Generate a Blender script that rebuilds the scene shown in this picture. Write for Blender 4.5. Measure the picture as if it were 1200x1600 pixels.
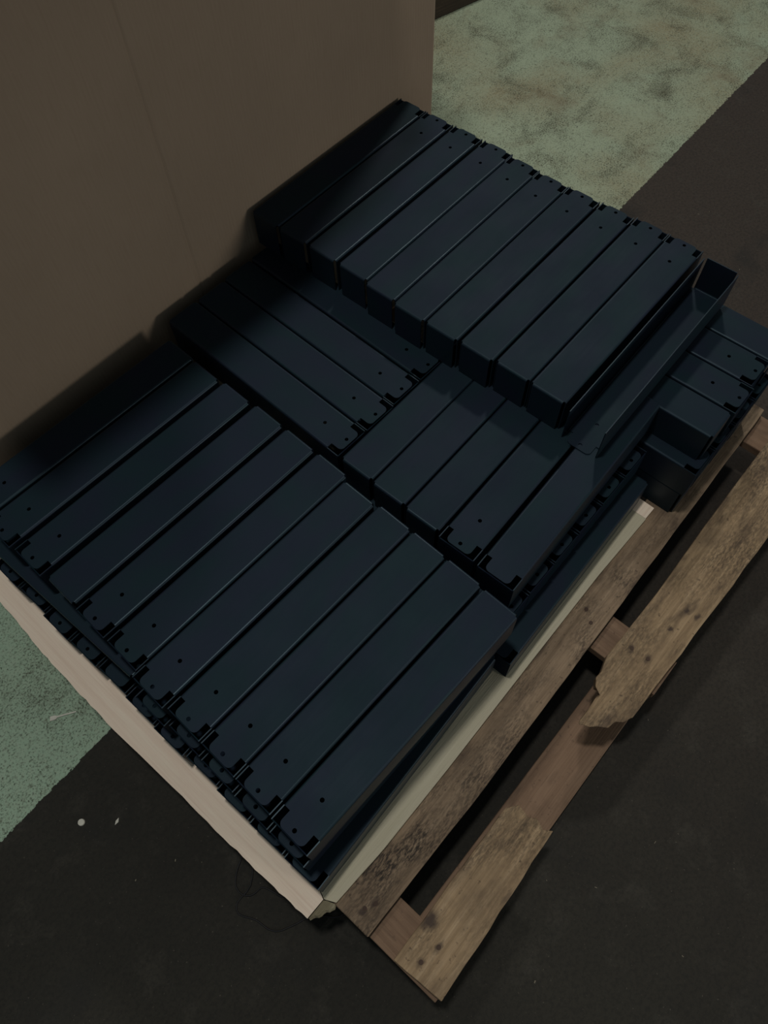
import bpy, bmesh, math, random
from mathutils import Matrix, Vector
rnd = random.Random(7)
S = bpy.context.scene
for o in list(bpy.data.objects): bpy.data.objects.remove(o)
Z0 = .345                       # floor at z = 0, top of the main layer at Z0

# ---------------------------------------------------------------- camera
cam = bpy.data.cameras.new('camera'); camo = bpy.data.objects.new('camera', cam)
S.collection.objects.link(camo); S.camera = camo
cam.sensor_fit = 'VERTICAL'; cam.sensor_height = 32; cam.lens = 32*1188.0/1600
r0 = (.6572378, -.75341173, -.02022972); r1 = (-.67054278, -.57227091, -.47209998); r2 = (.34410878, .32384684, -.88131287)
camo.matrix_world = Matrix(((r0[0], -r1[0], -r2[0], 0), (r0[1], -r1[1], -r2[1], 0), (r0[2], -r1[2], -r2[2], 1+Z0), (0, 0, 0, 1)))
cam.clip_start = .02

# ---------------------------------------------------------------- light
w = bpy.data.worlds.new('hall'); S.world = w; w.use_nodes = True
w.node_tree.nodes['Background'].inputs[0].default_value = (.80, .95, 1.0, 1)
w.node_tree.nodes['Background'].inputs[1].default_value = .16
def lamp(name, loc, target, size, power, col):
    l = bpy.data.lights.new(name, 'AREA'); l.shape = 'DISK'; l.size = size; l.energy = power; l.color = col
    o = bpy.data.objects.new(name, l); S.collection.objects.link(o); o.location = loc
    o.rotation_euler = (Vector(target)-Vector(loc)).to_track_quat('-Z', 'Y').to_euler()
    return o
lamp('high_bay_lamp', (.20, .50, 3.6), (.30, .5, .3), .24, 36, (1, .98, .93))
lamp('high_bay_lamp', (2.9, 1.46, 3.2), (1.2, .4, .3), .25, 30, (1, .96, .88))
lamp('low_fill_light', (1.5, -4.6, 1.35), (.7, .9, .5), .9, 46, (1, .94, .84))  # fill light added to brighten the carton front; real source unknown
S.view_settings.view_transform = 'Standard'; S.view_settings.look = 'None'
S.view_settings.gamma = 1; S.view_settings.use_curve_mapping = False
S.view_settings.exposure = 0.12

# ---------------------------------------------------------------- helpers
def link(name, me, parent=None, loc=(0, 0, 0), rot=(0, 0, 0)):
    o = bpy.data.objects.new(name, me); S.collection.objects.link(o)
    o.location = loc; o.rotation_euler = rot
    if parent: o.parent = parent
    return o
def tag(o, label=None, cat=None, group=None, kind=None):
    if label: o['label'] = label
    if cat: o['category'] = cat
    if group: o['group'] = group
    if kind: o['kind'] = kind
    return o
def mesh(name, verts, faces, mat, smooth=False):
    me = bpy.data.meshes.new(name); me.from_pydata(verts, [], faces); me.materials.append(mat)
    bm = bmesh.new(); bm.from_mesh(me); bmesh.ops.recalc_face_normals(bm, faces=bm.faces); bm.to_mesh(me); bm.free()
    if smooth:
        for p in me.polygons: p.use_smooth = True
    return me
def prism(name, top, bot, z1, z0, mat, bevel=0):
    n = len(top)
    v = [(x, y, z1) for x, y in top]+[(x, y, z0) for x, y in bot]
    f = [tuple(range(n)), tuple(range(2*n-1, n-1, -1))]+[(i, (i+1) % n, n+(i+1) % n, n+i) for i in range(n)]
    me = mesh(name, v, f, mat)
    if bevel:
        bm = bmesh.new(); bm.from_mesh(me)
        bmesh.ops.bevel(bm, geom=list(bm.edges), offset=bevel, segments=1, affect='EDGES')
        bm.to_mesh(me); bm.free()
    return me
def box(name, x0, x1, y0, y1, z0, z1, mat, bevel=0):
    q = [(x0, y0), (x1, y0), (x1, y1), (x0, y1)]
    return prism(name, q, q, z1, z0, mat, bevel)
def rag(a, b, n, amp, r):
    """points from a to b (b left out) with an uneven, sawn or torn edge"""
    d = (b[0]-a[0], b[1]-a[1]); L = math.hypot(*d); nx, ny = -d[1]/L, d[0]/L
    out = [a]
    for i in range(1, n):
        t = i/n; k = r.uniform(-amp, amp)
        out.append((a[0]+d[0]*t+nx*k, a[1]+d[1]*t+ny*k))
    return out

# ---------------------------------------------------------------- materials
class N:
    def __init__(s, name):
        s.m = bpy.data.materials.new(name); s.m.use_nodes = True; s.t = s.m.node_tree
        s.b = s.t.nodes['Principled BSDF']
    def n(s, typ, ins=None, **kw):
        nd = s.t.nodes.new(typ)
        for k, v in kw.items(): setattr(nd, k, v)
        for k, v in (ins or {}).items():
            if isinstance(v, bpy.types.NodeSocket): s.t.links.new(v, nd.inputs[k])
            else: nd.inputs[k].default_value = v
        return nd
    def mix(s, fac, a, b, mode='MIX'):
        nd = s.n('ShaderNodeMix', data_type='RGBA', blend_type=mode)
        for k, v in ((0, fac), (6, a), (7, b)):
            if isinstance(v, bpy.types.NodeSocket): s.t.links.new(v, nd.inputs[k])
            else: nd.inputs[k].default_value = v if k == 0 else (*v, 1)
        return nd.outputs[2]
    def ramp(s, fac, stops):
        nd = s.n('ShaderNodeValToRGB', {0: fac}); e = nd.color_ramp.elements
        while len(e) < len(stops): e.new(.5)
        for q, (p, c) in zip(e, stops):
            q.position = p; q.color = (*c, 1) if not isinstance(c, (int, float)) else (c, c, c, 1)
        return nd.outputs[0]
    def noise(s, vec, scale, detail=4, rough=.55, dist=0):
        return s.n('ShaderNodeTexNoise', {'Vector': vec, 'Scale': scale, 'Detail': detail, 'Roughness': rough, 'Distortion': dist}).outputs[0]
    def math(s, op, a, b=0):
        nd = s.n('ShaderNodeMath', operation=op)
        for i, v in enumerate((a, b)):
            if isinstance(v, bpy.types.NodeSocket): s.t.links.new(v, nd.inputs[i])
            else: nd.inputs[i].default_value = v
        return nd.outputs[0]
    def coord(s, scale=(1, 1, 1), rand=False):
        c = s.n('ShaderNodeTexCoord').outputs['Object']
        mp = s.n('ShaderNodeMapping', {'Vector': c, 'Scale': scale})
        if rand:
            oi = s.n('ShaderNodeObjectInfo').outputs['Random']
            cb = s.n('ShaderNodeCombineXYZ', {0: s.math('MULTIPLY', oi, 37.), 1: s.math('MULTIPLY', oi, 91.), 2: oi})
            s.t.links.new(cb.outputs[0], mp.inputs['Location'])
        return mp.outputs[0]
    def out(s, col=None, rough=None, bump=None, dist=.001, strength=.5, spec=None):
        for k, v in (('Base Color', col), ('Roughness', rough)):
            if v is None: continue
            if isinstance(v, bpy.types.NodeSocket): s.t.links.new(v, s.b.inputs[k])
            else: s.b.inputs[k].default_value = (*v, 1) if k == 'Base Color' else v
        if spec is not None: s.b.inputs['Specular IOR Level'].default_value = spec
        if bump is not None:
            bp = s.n('ShaderNodeBump', {'Height': bump, 'Distance': dist, 'Strength': strength})
            s.t.links.new(bp.outputs[0], s.b.inputs['Normal'])
        return s.m

def mat_steel(spec=.17, r0=.54, r1=.68):
    k = N('black powder coated steel'); c = k.coord(rand=True)
    big = k.noise(c, 9, 3, .5); st = k.noise(k.coord((6, 60, 60), True), 3, 4, .6)
    hue = k.noise(k.coord((7, 12, 12), True), 1.3, 2)
    col = k.mix(k.ramp(hue, ((.35, 0), (.65, 1))), (.0056, .0140, .0190), (.0078, .0108, .0212))
    col = k.mix(k.ramp(big, ((.5, 0), (.8, .35))), col, (.0075, .0120, .0180))
    scr = k.n('ShaderNodeTexVoronoi', {'Vector': k.coord((3, 40, 40), True), 'Scale': 5.}, feature='DISTANCE_TO_EDGE').outputs['Distance']
    rough = k.ramp(k.math('ADD', big, k.math('MULTIPLY', st, .35)), ((.35, r0), (.95, r1)))
    k.b.inputs['Specular Tint'].default_value = (.62, .86, 1, 1)
    return k.out(col, rough, k.noise(c, 900, 2), .0002, .12, spec)
def oc_c(k, v): return v
def mat_wood(name, dark, mid, light, stain, stain_amt=.5, grain=34, rough=.75, knots=(), grit=0):
    k = N(name); c = k.coord(rand=True)
    g = k.noise(k.coord((1.6, grain, grain), True), 2.4, 7, .62, .6)
    f = k.noise(k.coord((9, 300, 300), True), 1.5, 3, .6)
    blot = k.noise(c, 7, 5, .6, .4); blot2 = k.noise(k.coord((5, 16, 16), True), 2., 4, .6)
    sp = k.noise(c, 110, 3, .6)
    col = k.ramp(g, ((.28, dark), (.5, mid), (.74, light)))
    col = k.mix(k.math('MULTIPLY', k.ramp(f, ((.3, 1), (.62, 0))), .4), col, dark)
    a = k.math('MULTIPLY', k.ramp(blot, ((.46, 0), (.72, 1))), stain_amt)
    col = k.mix(a, col, stain)
    a = k.math('MULTIPLY', k.ramp(blot2, ((.56, 0), (.7, 1))), stain_amt)
    col = k.mix(a, col, stain)
    col = k.mix(k.math('MULTIPLY', k.ramp(sp, ((.63, 0), (.72, 1))), stain_amt), col, stain)
    if grit:
        gr = k.noise(k.coord((60, 190, 190), True), 1.6, 4, .7); pat = k.noise(k.coord((5, 11, 11), True), 1.1, 3, .6, .5)
        gm = k.math('MULTIPLY', k.ramp(gr, ((.42, 1), (.60, 0))), k.ramp(pat, ((.38, 0), (.62, 1))))
        col = k.mix(k.math('MULTIPLY', gm, grit), col, (.022, .016, .012))
    oc = k.n('ShaderNodeTexCoord').outputs['Object']; wob = k.n('ShaderNodeTexNoise', {'Vector': oc, 'Scale': 70., 'Detail': 3.}).outputs['Color']
    for (kx, ky, rx, ry, amt) in knots:
        # dark knots and nail stains that belong to this board
        mp = k.n('ShaderNodeMapping', {'Vector': k.mix(.008, oc_c(k, oc), oc_c(k, wob), 'LINEAR_LIGHT'), 'Location': (-kx/rx, -ky/ry, 0), 'Scale': (1/rx, 1/ry, 0)})
        ln = k.n('ShaderNodeVectorMath', {0: mp.outputs[0]}, operation='LENGTH').outputs['Value']
        col = k.mix(k.math('MULTIPLY', k.ramp(ln, ((.35, 1), (1, 0))), amt), col, (.035, .022, .018))
    h = k.math('ADD', k.math('MULTIPLY', g, .7), k.math('MULTIPLY', f, .5))
    return k.out(col, rough, h, .0016, .6, .3)
def mat_card():
    k = N('brown corrugated cardboard'); c = k.coord()
    a = k.noise(c, 3, 4); b = k.noise(k.coord((220, 220, 14)), 1.5, 3); sp = k.noise(c, 210, 2)
    col = k.ramp(a, ((.3, (.250, .190, .138)), (.7, (.285, .217, .158))))
    col = k.mix(k.ramp(b, ((.45, 0), (.7, .18))), col, (.20, .14, .09))
    col = k.mix(k.ramp(sp, ((.68, 0), (.78, .35))), col, (.36, .28, .2))
    flute = k.n('ShaderNodeTexWave', {'Vector': c, 'Scale': 45., 'Distortion': .6, 'Detail': 1.}, wave_type='BANDS', bands_direction='X').outputs['Fac']
    h = k.math('ADD', k.math('MULTIPLY', flute, .25), k.noise(c, 5, 3))
    return k.out(col, .82, h, .004, .22, .2)
def mat_floor():
    k = N('worn painted concrete floor'); c = k.coord()
    sx = k.n('ShaderNodeSeparateXYZ', {0: c})
    x, y = sx.outputs[0], sx.outputs[1]
    # the paint ends along y = .577 + .022 x with a slightly chipped edge
    e = k.math('SUBTRACT', y, k.math('ADD', k.math('MULTIPLY', x, .022), .577))
    chip = k.math('MULTIPLY', k.math('SUBTRACT', k.noise(c, 90, 4, .7), .5), .016)
    paint = k.ramp(k.math('ADD', k.math('MULTIPLY', k.math('ADD', e, chip), 300), .5), ((.4, 0), (.6, 1)))
    # paint: green, rubbed through to tan, pitted
    wear = k.noise(c, 2.6, 5, .6, .3); blot = k.noise(c, 6.5, 5, .65, .5); fine = k.noise(c, 250, 4, .75); mid = k.noise(c, 75, 4, .75)
    far = k.ramp(k.math('MULTIPLY', x, .7), ((.1, 0), (.9, 1)))
    green = k.mix(far, (.29, .40, .295), (.285, .335, .235))
    gcol = k.mix(k.math('MULTIPLY', k.ramp(wear, ((.42, 0), (.68, 1))), k.math('ADD', k.math('MULTIPLY', far, .7), .12)), green, (.24, .20, .115))
    clus = k.noise(c, 8, 5, .7, .4); dens = k.math('MULTIPLY', k.math('SUBTRACT', clus, .5), .34)
    gcol = k.mix(k.math('MULTIPLY', k.ramp(k.noise(c, 120, 3, .6), ((.4, 0), (.65, 1))), .35), gcol, (.33, .38, .29))
    gcol = k.mix(k.ramp(k.math('SUBTRACT', fine, dens), ((.36, .95), (.50, 0))), gcol, (.038, .044, .027))
    gcol = k.mix(k.math('MULTIPLY', k.ramp(clus, ((.52, 0), (.74, 1))), .5), gcol, (.085, .078, .05))
    gcol = k.mix(k.ramp(mid, ((.56, 0), (.70, .75))), gcol, (.06, .056, .036))
    rust = k.math('MULTIPLY', k.ramp(blot, ((.54, 0), (.78, .6))), k.math('ADD', k.math('MULTIPLY', far, .8), .1))
    gcol = k.mix(rust, gcol, (.13, .082, .045))
    # bare concrete: dark, brown with dirt
    d1 = k.noise(c, 2.1, 6, .62, .4); d2 = k.noise(c, 14, 5, .65)
    dcol = k.ramp(d1, ((.28, (.0150, .0140, .0110)), (.72, (.030, .0275, .021))))
    dcol = k.mix(k.math('MULTIPLY', far, .75), dcol, (.046, .034, .027))
    dcol = k.mix(k.ramp(d2, ((.54, 0), (.75, .6))), dcol, (.052, .047, .038))
    dcol = k.mix(k.math('MULTIPLY', k.ramp(k.noise(c, 150, 4, .75), ((.38, 1), (.55, 0))), .45), dcol, (.009, .009, .008))
    dcol = k.mix(k.ramp(k.noise(c, 5.5, 3), ((.58, 0), (.72, .6))), dcol, (.014, .014, .013))
    sp = k.noise(c, 260, 2, .5)
    dcol = k.mix(k.ramp(sp, ((.70, 0), (.76, .5))), dcol, (.13, .115, .09))
    col = k.mix(paint, dcol, gcol)
    h = k.math('ADD', k.math('MULTIPLY', paint, .6), k.math('ADD', k.math('MULTIPLY', fine, .5), k.math('MULTIPLY', d2, .3)))
    return k.out(col, .8, h, .0025, .55, .25)
def mat_plain(name, col, rough=.6, spec=.3):
    k = N(name); c = k.coord()
    v = k.noise(c, 60, 3)
    cc = k.mix(k.ramp(v, ((.35, 0), (.7, 1))), tuple(q*.8 for q in col), col)
    return k.out(cc, rough, v, .0005, .2, spec)

STEEL = mat_steel(); BEND = mat_steel(.28, .36, .48); SHADESTEEL = mat_steel(.02)  # the last copy has its sheen cut, putting shade inside holes and notches
CARD = mat_card(); FLOOR = mat_floor()
PWOOD = ((.17, .112, .062), (.30, .208, .118), (.41, .30, .185), (.095, .063, .038), .85)
PALLET = mat_wood('weathered pallet wood', *PWOOD, knots=((-.075, .03, .020, .015, .9), (-.122, .006, .010, .006, .6), (-.092, -.001, .012, .005, .7), (.02, -.035, .02, .006, .5)), grit=.55)
PALLET_FAR = mat_wood('weathered splintered pallet wood', *PWOOD, knots=((-.133, -.006, .006, .006, .85), (-.089, -.009, .007, .005, .85), (-.087, -.028, .010, .005, .8), (-.203, .025, .008, .007, .7), (-.202, -.005, .012, .008, .8), (-.33, -.01, .03, .01, .5)), grit=.65)
PALLET_DARK = mat_wood('dark weathered pallet wood', (.13, .088, .054), (.235, .165, .105), (.32, .235, .155), (.055, .036, .024), .7, knots=((.055, .004, .006, .005, .9), (-.53, -.012, .008, .006, .8), (-.51, -.018, .010, .006, .8)), grit=.95)
REDWOOD = mat_wood('reddish pallet wood', (.13, .078, .048), (.195, .122, .076), (.24, .155, .10), (.07, .043, .028), .6)
PINK = mat_wood('fresh sawn pale wood', (.66, .52, .41), (.74, .61, .49), (.78, .68, .55), (.72, .66, .52), .25, 46, .7)
PALE = mat_wood('pale fibreboard', (.42, .38, .27), (.45, .41, .30), (.48, .44, .33), (.40, .36, .26), .2, 20, .65)
NAIL = mat_plain('rusty nail head', (.06, .034, .022), .7)
STRAP = mat_plain('black plastic wire', (.008, .008, .009), .5)
WHITE = mat_plain('white scrap', (.62, .60, .52), .7)
DARKWOOD = mat_wood('dark oily timber', (.02, .014, .01), (.04, .028, .018), (.06, .04, .025), (.015, .012, .01), .5)

# ---------------------------------------------------------------- the setting
fl = link('floor', box('floor', -4, 6, -4, 6, -.1, 0, FLOOR)); tag(fl, kind='structure')
CEIL = mat_plain('grey hall roof sheets', (.32, .34, .36), .8)
ce = link('ceiling', box('ceiling', -4, 6, -4, 6, 5.2, 5.3, CEIL)); tag(ce, kind='structure')

# ---------------------------------------------------------------- pallet
pal = link('wooden_pallet', None, loc=(-.047, -.10, 0))
tag(pal, 'weathered wooden pallet with a broken outer board under the stack of black channels', 'pallet')
PZ = Z0-.2135; BT = .018
def part(name, me, z=0, cx=0, cy=0, parent=pal):
    """the mesh is written in world coordinates; recentre it so grain follows the object"""
    me.transform(Matrix.Translation((-cx, -cy, -z)))
    p = parent.location
    return link(name, me, parent, (cx-p.x, cy-p.y, z-p.z))
r = random.Random(3)
# outer board, near piece with a torn end
q = rag((-.045, -.024), (-.039, -.104), 4, .0008, r)+rag((-.039, -.104), (.235, -.094), 10, .001, r)+[(.2345, -.094), (.226, -.082), (.233, -.066), (.226, -.055), (.231, -.035), (.214, -.022)]+rag((.205, -.0215), (-.045, -.024), 8, .001, r)
b = [(x-(.006 if x > .2 else 0), y) for x, y in q]
o1 = part('top_board', prism('board', q, b, PZ, PZ-BT, PALLET, .0009), PZ, .1, -.06)
tag(o1, 'short near piece of the outer board, torn across')
q = [(1.119, -.005), (.95, -.005), (.82, -.006), (.66, -.010), (.56, -.008), (.511, -.006), (.481, -.014), (.468, -.013), (.455, -.021), (.447, -.034), (.437, -.031), (.412, -.033), (.392, -.032), (.387, -.035), (.391, -.040), (.394, -.049), (.403, -.058), (.412, -.072), (.427, -.075), (.436, -.086), (.447, -.090), (.452, -.0925)]+rag((.47, -.093), (1.119, -.107), 16, .0012, r)+[(1.119, -.107)]
b = [(x+(.014*(.5+r.random()) if x < .45 else 0), y) for x, y in q]
o2 = part('top_board', prism('board', q, b, PZ, PZ-BT, PALLET_FAR, .0009), PZ, .75, -.055)
tag(o2, 'long far piece of the outer board with a splintered point')
q = rag((-.048, .101), (-.048, .021), 4, .0008, r)+rag((-.048, .021), (.218, .019), 8, .0005, r)+rag((.218, .019), (.762, .028), 14, .0005, r)+rag((.762, .028), (1.119, .034), 10, .0005, r)+[(1.119, .035), (1.119, .101)]
tag(part('top_board', prism('board', q, q, PZ, PZ-BT, PALLET_DARK, .0012), PZ, .5, .06), 'darker second board with black weathered grain')
for i in range(6):
    y = .147+.1235*i
    part('top_board', box('board', -.047, 1.119, y, y+.08, PZ-BT, PZ, PALLET_DARK, .0012), PZ, .5, y+.04)
for x0, x1 in ((-.0465, .0205), (.5115, .583), (1.043, 1.1185)):
    me = box('crossboard', x0, x1, -.1, .842, PZ-2*BT, PZ-BT, REDWOOD, .001)
    cx = (x0+x1)/2; me.transform(Matrix.Translation((-cx, -.37, -PZ)))
    me.transform(Matrix.Rotation(-math.pi/2, 4, 'Z'))
    p = link('cross_board', me, pal, (cx-pal.location.x, .47, PZ), (0, 0, math.pi/2))
    for y0 in (-.098, .33, .762):
        part('block', box('block', x0+.001, x1-.001, y0, y0+.078, .018, PZ-2*BT, REDWOOD, .001), .05, cx, y0+.04)
for y0 in (-.0975, .33, .762):
    part('bottom_board', box('bottom board', -.0465, 1.118, y0+.0, y0+.079, .0005, .018, REDWOOD, .001), .018, .5, y0+.04)
nail_me = None
for x, y in ((-.022, -.054), (.008, -.061), (-.024, .048), (-.009, .040), (.547, -.030), (.548, -.060), (.555, .064), (.54, .045), (1.07, -.03), (1.085, -.07), (1.07, .06)):
    if nail_me is None:
        a = [(math.cos(i*math.pi/5)*.0034, math.sin(i*math.pi/5)*.0034) for i in range(10)]
        nail_me = prism('nail', a, a, .0006, -.004, NAIL)
    link('nail', nail_me, pal, (x-pal.location.x, y-pal.location.y, PZ))

# ---------------------------------------------------------------- plank and sheet between pallet and steel
SZ = Z0-.2055; ST = .008-.0002
q = [(-.086, .100), (-.054, .0995), (-.0485, .113), (.034, .116), (.034, .90)]+rag((-.085, .90), (-.087, .829), 2, .001, r)
edge = [(-.087, .829), (-.094, .711), (-.096, .622), (-.098, .529), (-.094, .390), (-.092, .264), (-.089, .174), (-.086, .100)]
for a, b_ in zip(edge, edge[1:]): q += rag(a, b_, 7, .0011, r)
me = prism('plank', q, q, SZ, SZ-ST, PINK)
me.transform(Matrix.Translation((.03, -.5, -SZ))); me.transform(Matrix.Rotation(-math.pi/2, 4, 'Z'))
pl = link('pale_plank', me, None, (-.03, .5, SZ), (0, 0, math.pi/2))
tag(pl, 'pale pinkish sawn wooden plank along the left ends of the black channels', 'plank')
TORN = mat_wood('torn fibreboard edge', (.10, .085, .05), (.22, .19, .12), (.36, .32, .22), (.08, .065, .04), .7, 20, .85)
q = rag((-.045, .083), (.053, .078), 4, .0006, r)+[(.053, .078), (.203, .078), (.422, .081), (.619, .083), (.7625, .080), (.7625, .112), (.7625, .90), (.0345, .90), (.0345, .1152), (-.0478, .1122), (-.0528, .0985)]
me = prism('sheet', q, q, SZ, SZ-ST, PALE); me.transform(Matrix.Translation((-.37, -.49, -SZ)))
sh = link('fibreboard_sheet', me, None, (.37, .49, SZ))
tag(sh, 'thin pale greenish board, its bare edge along the right side of the stack', 'board')
link('end_strip', prism('end strip', [(.3928, -.409), (.4205, -.4095), (.421, -.378), (.3928, -.378)], [(.3928, -.409), (.4205, -.4095), (.421, -.378), (.3928, -.378)], 0, -ST, PINK), sh)
q = rag((-.0845, .0985), (-.0515, .0815), 9, .0014, r)+rag((-.0515, .0815), (-.0475, .0835), 2, .0003, r)+rag((-.0475, .0835), (-.0535, .0982), 4, .0006, r)+[(-.0545, .0985)]
me = prism('torn edge', q, [(x-.001, y-.003) for x, y in q], SZ-.0006, SZ-ST+.0006, TORN); me.transform(Matrix.Translation((-.37, -.49, -SZ)))
tag(link('torn_edge', me, sh), 'rough torn olive corner of the board')

# ---------------------------------------------------------------- black steel channels
L, W, H, T, R = .4122, .0635, .0678, .0015, .0036
NL, NW, PL = .021, .0108, .0035           # corner notches at the tab end; how far the walls stop short of the tip
def plate(name, holes, square=False):
    cu = bpy.data.curves.new(name, 'CURVE'); cu.dimensions = '2D'; cu.fill_mode = 'BOTH'; cu.extrude = T/2; cu.resolution_u = 1
    def spl(pts):
        s = cu.splines.new('POLY'); s.points.add(len(pts)-1); s.use_cyclic_u = True
        for p, q in zip(s.points, pts): p.co = (q[0], q[1], 0, 1)
    a, h, c = W/2-NW, W/2-R, .0075
    half = [(L-R, h), (NL, h), (NL, a)]+[(c-c*math.sin(t), a-c+c*math.cos(t)) for t in (0, .4, .8, 1.2, math.pi/2)]
    if square: half = [(L-R, h), (R, h)]
    spl([(x, y) for x, y in half]+[(x, -y) for x, y in reversed(half)])
    if holes:
        for hx in (.0085, .0565):
            spl([(hx+.0031*math.cos(i*math.pi/7), .0031*math.sin(i*math.pi/7)) for i in range(14)])
    ob = bpy.data.objects.new(name, cu); S.collection.objects.link(ob)
    dg = bpy.context.evaluated_depsgraph_get(); dg.update()
    me = bpy.data.meshes.new_from_object(ob.evaluated_get(dg)); bpy.data.objects.remove(ob); bpy.data.curves.remove(cu)
    me.transform(Matrix.Translation((0, 0, -T/2))); me.materials.clear(); me.materials.append(STEEL)
    for p in me.polygons: p.use_smooth = False
    return me
def wall_profile():
    """(out, z) section: quarter bend from the plate, then straight down; inner side back up"""
    pts = [(-R, 0)]+[(-R+R*math.sin(t), -R+R*math.cos(t)) for t in (.4, .8, 1.2, math.pi/2)]+[(0, -H), (-T, -H), (-T, -R)]
    ri = R-T
    pts += [(-R+ri*math.sin(t), -R+ri*math.cos(t)) for t in (1.1, .6)]+[(-R, -T)]
    return pts
def sweep(prof, a, b):
    v = [(a, y, z) for y, z in prof]+[(b, y, z) for y, z in prof]; n = len(prof)
    f = [(i, (i+1) % n, n+(i+1) % n, n+i) for i in range(n)]+[tuple(range(n)), tuple(range(2*n-1, n-1, -1))]
    return v, f
def join(name, chunks):
    v, f = [], []
    for cv, cf in chunks:
        k = len(v); v += cv; f += [tuple(i+k for i in q) for q in cf]
    return mesh(name, v, f, SHADESTEEL if name == 'end flap' else BEND)
def boxc(x0, x1, y0, y1, z0, z1):
    return ([(x, y, z) for x in (x0, x1) for y in (y0, y1) for z in (z0, z1)],
            [(0, 1, 3, 2), (4, 6, 7, 5), (0, 4, 5, 1), (2, 3, 7, 6), (0, 2, 6, 4), (1, 5, 7, 3)])
prof = wall_profile()
def side(sg, x0):
    ch = [sweep(prof, NL, L-R-.001), boxc(x0, NL, -T, 0, -H, -.0012)]
    out = []
    for v, f in ch: out.append(([(x, sg*(y+W/2), z) for x, y, z in v], f))
    return join('side wall', out)
def endp():
    v, f = sweep(prof, -(W/2-R-.001), W/2-R-.001)
    return join('end plate', [([(y+L, x, z) for x, y, z in v], f)])
PLATE, BARE = plate('plate with holes', True), plate('plate', False)
WL, WR, EP = side(1, -.0015), side(-1, -.0015), endp()
OL, OR = side(1, PL), side(-1, PL)
SQUARE = plate('square plate', False, True)
def side2(sg): return join('side wall', [([(x, sg*(y+W/2), z) for x, y, z in v], f) for v, f in [sweep(prof, R+.001, L-R-.001)]])
SL, SR = side2(1), side2(-1)
_v, _f = sweep(prof, -(W/2-R-.001), W/2-R-.001)
EP0 = join('end plate', [([(-y, x, z) for x, y, z in _v], _f)])
FLAP = join('end flap', [boxc(-.0017, -.0002, -W/2+.0001, W/2-.0001, -H, -.0045), boxc(-.0002, .028, -W/2+T+.0002, W/2-T-.0002, -H, -H+T)])  # end wall, plus a floor plate added to keep the corner notches dark
def channel(x, y, ang, z, label, group, holes=True, flip=False, far=False, square=False):
    """(x, y) is the middle of the tab's tip (far=True: of the plain end); ang points from tab to plain end"""
    a = ang
    if far: x, y = x-L*math.cos(a), y-L*math.sin(a)
    o = link('steel_channel', None, None, (x, y, z+Z0), (math.pi if flip else 0, 0, a))
    tag(o, label, 'steel channel', group)
    if square:
        link('top_plate', SQUARE, o); link('side_wall', SL, o); link('side_wall', SR, o); link('end_plate', EP, o); link('end_plate', EP0, o)
        return o
    link('top_plate', PLATE if holes else BARE, o); link('end_plate', EP, o)
    if flip: link('side_wall', OL, o); link('side_wall', OR, o)
    else: link('side_wall', WL, o); link('side_wall', WR, o); link('end_flap', FLAP, o)
    return o
PI = math.pi
NTH = ['first', 'second', 'third', 'fourth', 'fifth', 'sixth', 'seventh', 'eighth', 'ninth', 'tenth', 'eleventh']
# front row, top layer: counted from the cardboard carton
fx, fy, fw = .0035, .762, -.02756
c, s = math.cos(fw), math.sin(fw)
rowF = [(-.005, .0195+.0666)]+[(dx, -k*.06664+dy) for k, (dx, dy) in enumerate(((-.0063, .0185), (-.0023, .0132), (0, .0065), (.0023, .0025), (.0036, -.001), (-.0048, -.0002), (.0001, -.0022), (.001, -.002), (.0013, -.0015), (-.0003, -.0022)))]
for k, (a, b) in enumerate(rowF):
    a -= .0085
    x, y = fx+c*a-s*b, fy+s*a+c*b
    lab = 'black steel channel in the front row, %s from the cardboard' % NTH[k]
    if k == 0: lab = 'shaded black steel channel in the front row, lying along the cardboard'
    if k == 10: lab = 'black steel channel at the right end of the front row, beside the pale board'
    if k == 3: lab = 'front row channel with a plain square near end and no holes, third from the cardboard'
    if k == 3: channel(x+.0015, y, fw, .0, lab, 'front row of channels', square=True)
    else: channel(x, y, fw, 0, lab, 'front row of channels')
# crosswise channels between the front row and the raised stack
vx, vy, vw = .4492, .4966, -.0295
c, s = math.cos(vw), math.sin(vw)
for k, (a, b) in enumerate(((.0008, .0011), (.0665, .0002), (.132, .003), (.1985, .004))):
    b -= .0085
    x, y = vx+c*a-s*b, vy+s*a+c*b
    channel(x, y, PI/2+vw, 0, ('crosswise channel nearest the front row, reaching back to the cardboard', 'middle crosswise channel of the three well-lit ones behind the front row',
            'crosswise channel behind the front row, third back, half in shadow', 'crosswise channel mostly under the raised stack, in its shadow')[k], 'crosswise channels in the middle')
# lengthwise channels in front of the raised stack
midR = (('plain', .418, .4495, .0), ('plain', .4165, .3835, .008), ('plain', .4155, .3170, .014), ('tab', .4150, .2485, .024), ('bare', .4150, .1775, .030))
for k, (kind, x, y, a) in enumerate(midR):
    lab = ('lengthwise channel below the raised stack, touching the tabs of the crosswise ones', 'second lengthwise channel below the raised stack, bright seam on its left',
           'third and middle of five lengthwise channels below the raised stack', 'lengthwise channel below the raised stack showing two holes at its near end', 'outermost lengthwise channel below the raised stack, its side bare to the right')[k]
    channel(x, y, a+(PI if kind == 'plain' else 0), 0, lab, 'lengthwise channels below the raised stack', kind == 'tab' or kind == 'plain', False, False) if kind != 'plain' else \
        channel(x+L*math.cos(a), y+L*math.sin(a), a+PI, 0, lab, 'lengthwise channels below the raised stack')
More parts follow.
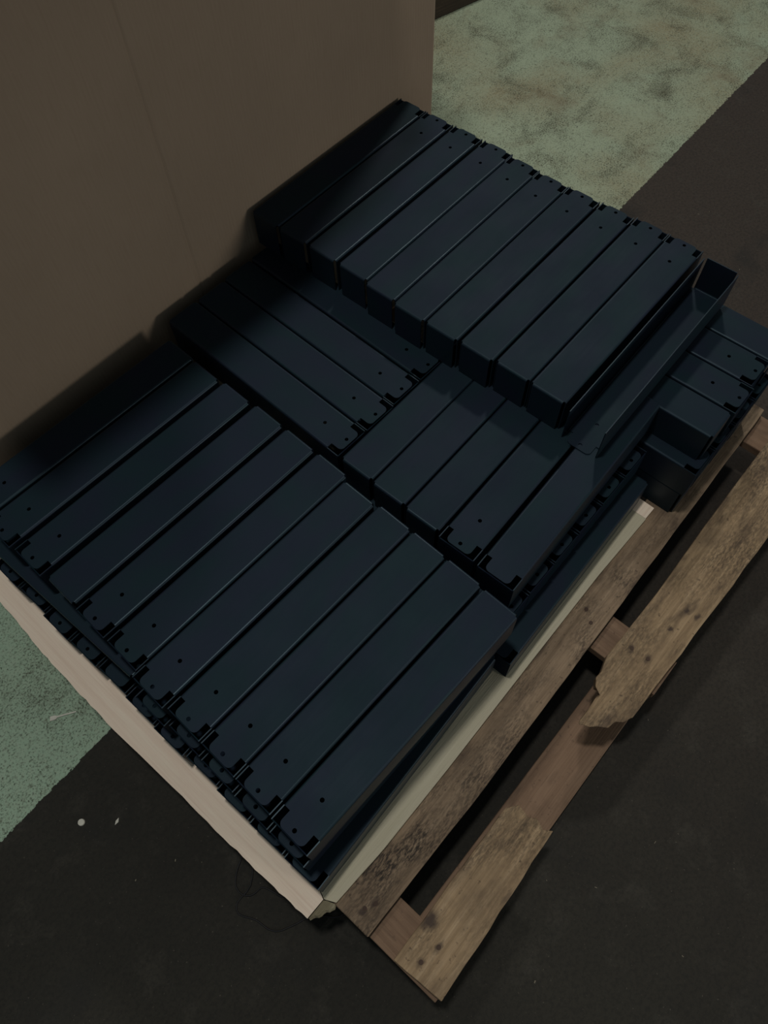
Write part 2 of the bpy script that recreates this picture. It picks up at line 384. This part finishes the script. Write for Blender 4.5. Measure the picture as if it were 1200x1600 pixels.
# raised stack
tx, ty, tw, tz = 1.06921, .82253, .01038, .0685
c, s = math.cos(tw), math.sin(tw)
rowT = [(.002, .0666+.002)]+[(dx, -k*.06664+dy) for k, (dx, dy) in enumerate(((.002, .0022), (.0035, .0002), (.0043, -.0027), (-.0009, -.0006), (-.0045, .0013), (-.0026, .0027), (.0003, .0017), (.0049, .0015), (.0049, .0027)))]
for k, (a, b) in enumerate(rowT):
    a += .0085
    x, y = tx+c*a-s*b, ty+s*a+c*b
    lab = 'black steel channel on the raised stack, %s from the cardboard' % NTH[k]
    if k == 0: lab = 'darkest channel of the raised stack, against the cardboard carton'
    channel(x, y, tw+PI, tz, lab, 'raised top row of channels', k > 0)
channel(.6685, .2125, .018, .0003, 'upturned open channel lying at the right edge of the raised stack', None, True, True)
# crosswise channels at the right end, three layers
for k, (x, y, kind) in enumerate(((.8592, .064, 'plain'), (.9255, .0625, 'tab'), (.9915, .0695, 'tab'), (1.0575, .066, 'plain'))):
    a = PI/2+.012
    lab = ('plain-ended channel at the right end, nearest the camera', 'shorter-looking channel with two holes at the right end, second from the near side', 'third channel at the right end, its two-hole tab by the frame edge', 'farthest channel at the right end, greenish and without holes')[k]
    if kind == 'plain': channel(x+L*math.cos(a), y+L*math.sin(a), a+PI, -.0085, lab, 'channels sticking out at the right end')
    else: channel(x, y, a, -.0085, lab, 'channels sticking out at the right end')
for k in range(4):
    channel(.8345+.0668*k, .0545, PI/2+.004, -.077, ('lower channel at the right end, only its notched left edge showing', 'middle-layer channel at the right end, under the two-hole one', 'middle-layer channel at the right end, under the third one', 'middle-layer channel under the farthest one at the right end')[k], 'middle layer at the right end', k > 0)
    a = PI/2+.004
    channel(.8352+.0668*k+L*math.cos(a), .0535+L*math.sin(a), a+PI, -.1455, ('bottom channel at the right end, its dark corner on the pallet board', 'bottom-layer channel at the right end, second from the near side', 'bottom-layer channel at the right end, third from the near side', 'farthest bottom-layer channel at the right end')[k], 'bottom layer at the right end')
# second layer
for k, (x, y) in enumerate(((-.0355, .435), (-.031, .3675), (-.033, .299), (-.0355, .231), (-.036, .1635))):
    channel(x, y, -.016, -.0685, 'middle-layer channel, tab peeking out under the front row, %s from the dark crosswise bar' % NTH[k], 'tabs of the middle layer at the left')
a = PI/2+.032
channel(.0085+L*math.cos(a), .4915+L*math.sin(a), a+PI, -.0685, 'blue-black rounded channel edge running crosswise under the front row ends', None)
for k, x in enumerate((.4205, .4875, .5535, .6205, .6870, .7535)):
    channel(x, .1355+.0006*k, PI/2, -.0685, 'lower crosswise channel, %s tab peeking out along the right side' % NTH[k], 'tabs of the middle layer at the right')
# bottom layer
for k in range(11):
    y = .813-.0675*k
    a = -.008+.0038*k
    lab = 'bottom-layer channel on the pale plank, %s from the cardboard' % NTH[k]
    if k == 10: lab = 'bottom-layer channel at the right, its long edge bare beside the pale board'
    channel(-.0475+(.0025 if k % 3 == 1 else 0)-(.002 if k % 4 == 2 else 0), y, a, -.137, lab, 'tabs of the bottom layer at the left', k not in (4, 8))
channel(.3712, .1288, .028, -.137, 'flat bottom-layer channel along the pale board, below the peeking tabs', None, False)

# ---------------------------------------------------------------- cardboard carton
cx0, cx1, cy0, cy1, cz = .055, 1.19, .93, 1.55, .72+Z0
ca = link('cardboard_carton', None, None, ((cx0+cx1)/2, cy0, 0)); tag(ca, 'tall plain brown corrugated cardboard carton standing behind the black channels', 'carton')
def cpart(name, x0, x1, y0, y1, z0, z1, crease=None):
    t = .005
    if crease:
        top = [(x0, y0), (crease-.005, y0), (crease, y0+.0016), (crease+.005, y0), (x1, y0), (x1, y1), (x0, y1)]
        me = prism(name, top, top, z1, z0, CARD)
    else: me = box(name, x0, x1, y0, y1, z0, z1, CARD, .0012)
    me.transform(Matrix.Translation((-ca.location.x, -ca.location.y, 0)))
    return link(name, me, ca)
t = .005
cpart('front_panel', cx0, cx1-.0055, cy0, cy0+t, .0005, cz, .532)
cpart('back_panel', cx0, cx1, cy1-t, cy1, .0005, cz)
cpart('side_panel', cx0, cx0+t, cy0+t, cy1-t, .0005, cz)
cpart('side_panel', cx1-t, cx1, cy0+.0015, cy1-t, .0005, cz).data.materials[0] = mat_plain('pale cut cardboard edge', (.37, .29, .21), .85)
# the front flap stands open, folded out over the stack
fp = [(cx0+.06, cy0-.001), (.11, .722), (.66, .702), (.86, .742), (cx1-.20, cy0-.001)]
fz = [cz, cz-.02, cz-.02, cz-.018, cz]
fv = [(x-ca.location.x, y-ca.location.y, z) for (x, y), z in zip(fp, fz)]+[(x-ca.location.x, y-ca.location.y, z+t) for (x, y), z in zip(fp, fz)]
link('front_flap', mesh('flap', fv, [(0, 1, 2, 3, 4), (9, 8, 7, 6, 5)]+[(i, (i+1) % 5, 5+(i+1) % 5, 5+i) for i in range(5)], CARD), ca)
cpart('top_flap', cx0, cx1, cy0+.004, (cy0+cy1)/2-.001, cz, cz+t)
cpart('top_flap', cx0, cx1, (cy0+cy1)/2+.001, cy1, cz, cz+t)

# ---------------------------------------------------------------- things on the floor
tb = link('timber', box('timber', -.7, .55, -.06, .06, .0005, .1, DARKWOOD, .003), None, (1.62, 1.63, 0), (0, 0, -.23)); tag(tb, 'dark timber on the green floor behind the carton', 'timber')
n = 14
a = [(.0052*math.cos(i*2*PI/n), .0052*math.sin(i*2*PI/n)) for i in range(n)]
o = link('white_disc', prism('disc', a, [(x*1.1, y*1.1) for x, y in a], .003, 0.0002, WHITE), None, (-.241, .492, 0)); tag(o, 'small round white scrap on the dark floor near the green paint', 'scrap')
q = [(-.022, -.0045), (-.012, -.0042), (-.009, -.0016), (.024, -.0012), (.024, .0008), (-.009, .0012), (-.013, .0034), (-.021, .0032)]
o = link('white_stick', prism('stick', q, q, .003, .0002, WHITE), None, (-.152, .658, 0), (0, 0, math.atan2(-.024, .037))); tag(o, 'thin white stick lying on the green painted floor', 'scrap')
q = [(-.006, 0), (0, -.0025), (.006, .0005), (0, .0022)]
o = link('white_chip', prism('chip', q, q, .002, .0002, WHITE), None, (-.201, .448, 0), (0, 0, .3)); tag(o, 'small white chip on the dark floor between the round scrap and the plank', 'scrap')
def wire(name, pts, rad, mat):
    cu = bpy.data.curves.new(name, 'CURVE'); cu.dimensions = '3D'; cu.bevel_depth = rad; cu.bevel_resolution = 1; cu.resolution_u = 4
    sp = cu.splines.new('BEZIER'); sp.bezier_points.add(len(pts)-1)
    for p, q in zip(sp.bezier_points, pts):
        p.co = q; p.handle_left_type = p.handle_right_type = 'AUTO'
    ob = bpy.data.objects.new(name, cu); S.collection.objects.link(ob)
    dg = bpy.context.evaluated_depsgraph_get(); dg.update()
    me = bpy.data.meshes.new_from_object(ob.evaluated_get(dg)); bpy.data.objects.remove(ob); bpy.data.curves.remove(cu)
    me.materials.clear(); me.materials.append(mat)
    return link(name, me)
z = .0014
o = wire('black_wire', [(-.060, .270, z), (-.098, .254, z), (-.132, .236, z), (-.140, .222, z), (-.136, .206, z), (-.126, .199, z), (-.112, .196, z), (-.105, .180, z), (-.098, .160, z), (-.06, .15, z)], .0012, STRAP)
tag(o, 'thin black wire looping out on the floor from under the pale plank', 'wire')
o = wire('black_wire', [(-.09, .24, z), (-.122, .212, z), (-.160, .205, z), (-.150, .170, z), (-.142, .138, z), (-.118, .122, z), (-.086, .107, z), (-.06, .075, z), (-.03, .07, z)], .0012, STRAP)
tag(o, 'thin black wire on the floor below the plank corner', 'wire')
# tiny scraps nobody could count
v, f = [], []
r = random.Random(11)
for i in range(150):
    x, y = r.uniform(-.5, 2.2), r.uniform(-.6, .55)
    if -.1 < x < 1.2 and y > -.12: continue
    s1, s2, an = r.uniform(.0008, .0024), r.uniform(.0004, .0009), r.uniform(0, PI)
    k = len(v); ca_, sa_ = math.cos(an), math.sin(an)
    for px, py, pz in ((-s1, -s2, .0003), (s1, -s2, .0003), (s1*.8, s2, .0003), (-s1*.9, s2, .0003), (0, 0, .0016)):
        v.append((x+px*ca_-py*sa_, y+px*sa_+py*ca_, pz))
    f += [(k, k+1, k+4), (k+1, k+2, k+4), (k+2, k+3, k+4), (k+3, k, k+4), (k+3, k+2, k+1, k)]
o = link('floor_debris', mesh('debris', v, f, mat_plain('pale grit', (.26, .23, .17), .8))); tag(o, 'tiny pale specks of grit scattered on the dark floor', 'grit', kind='stuff')
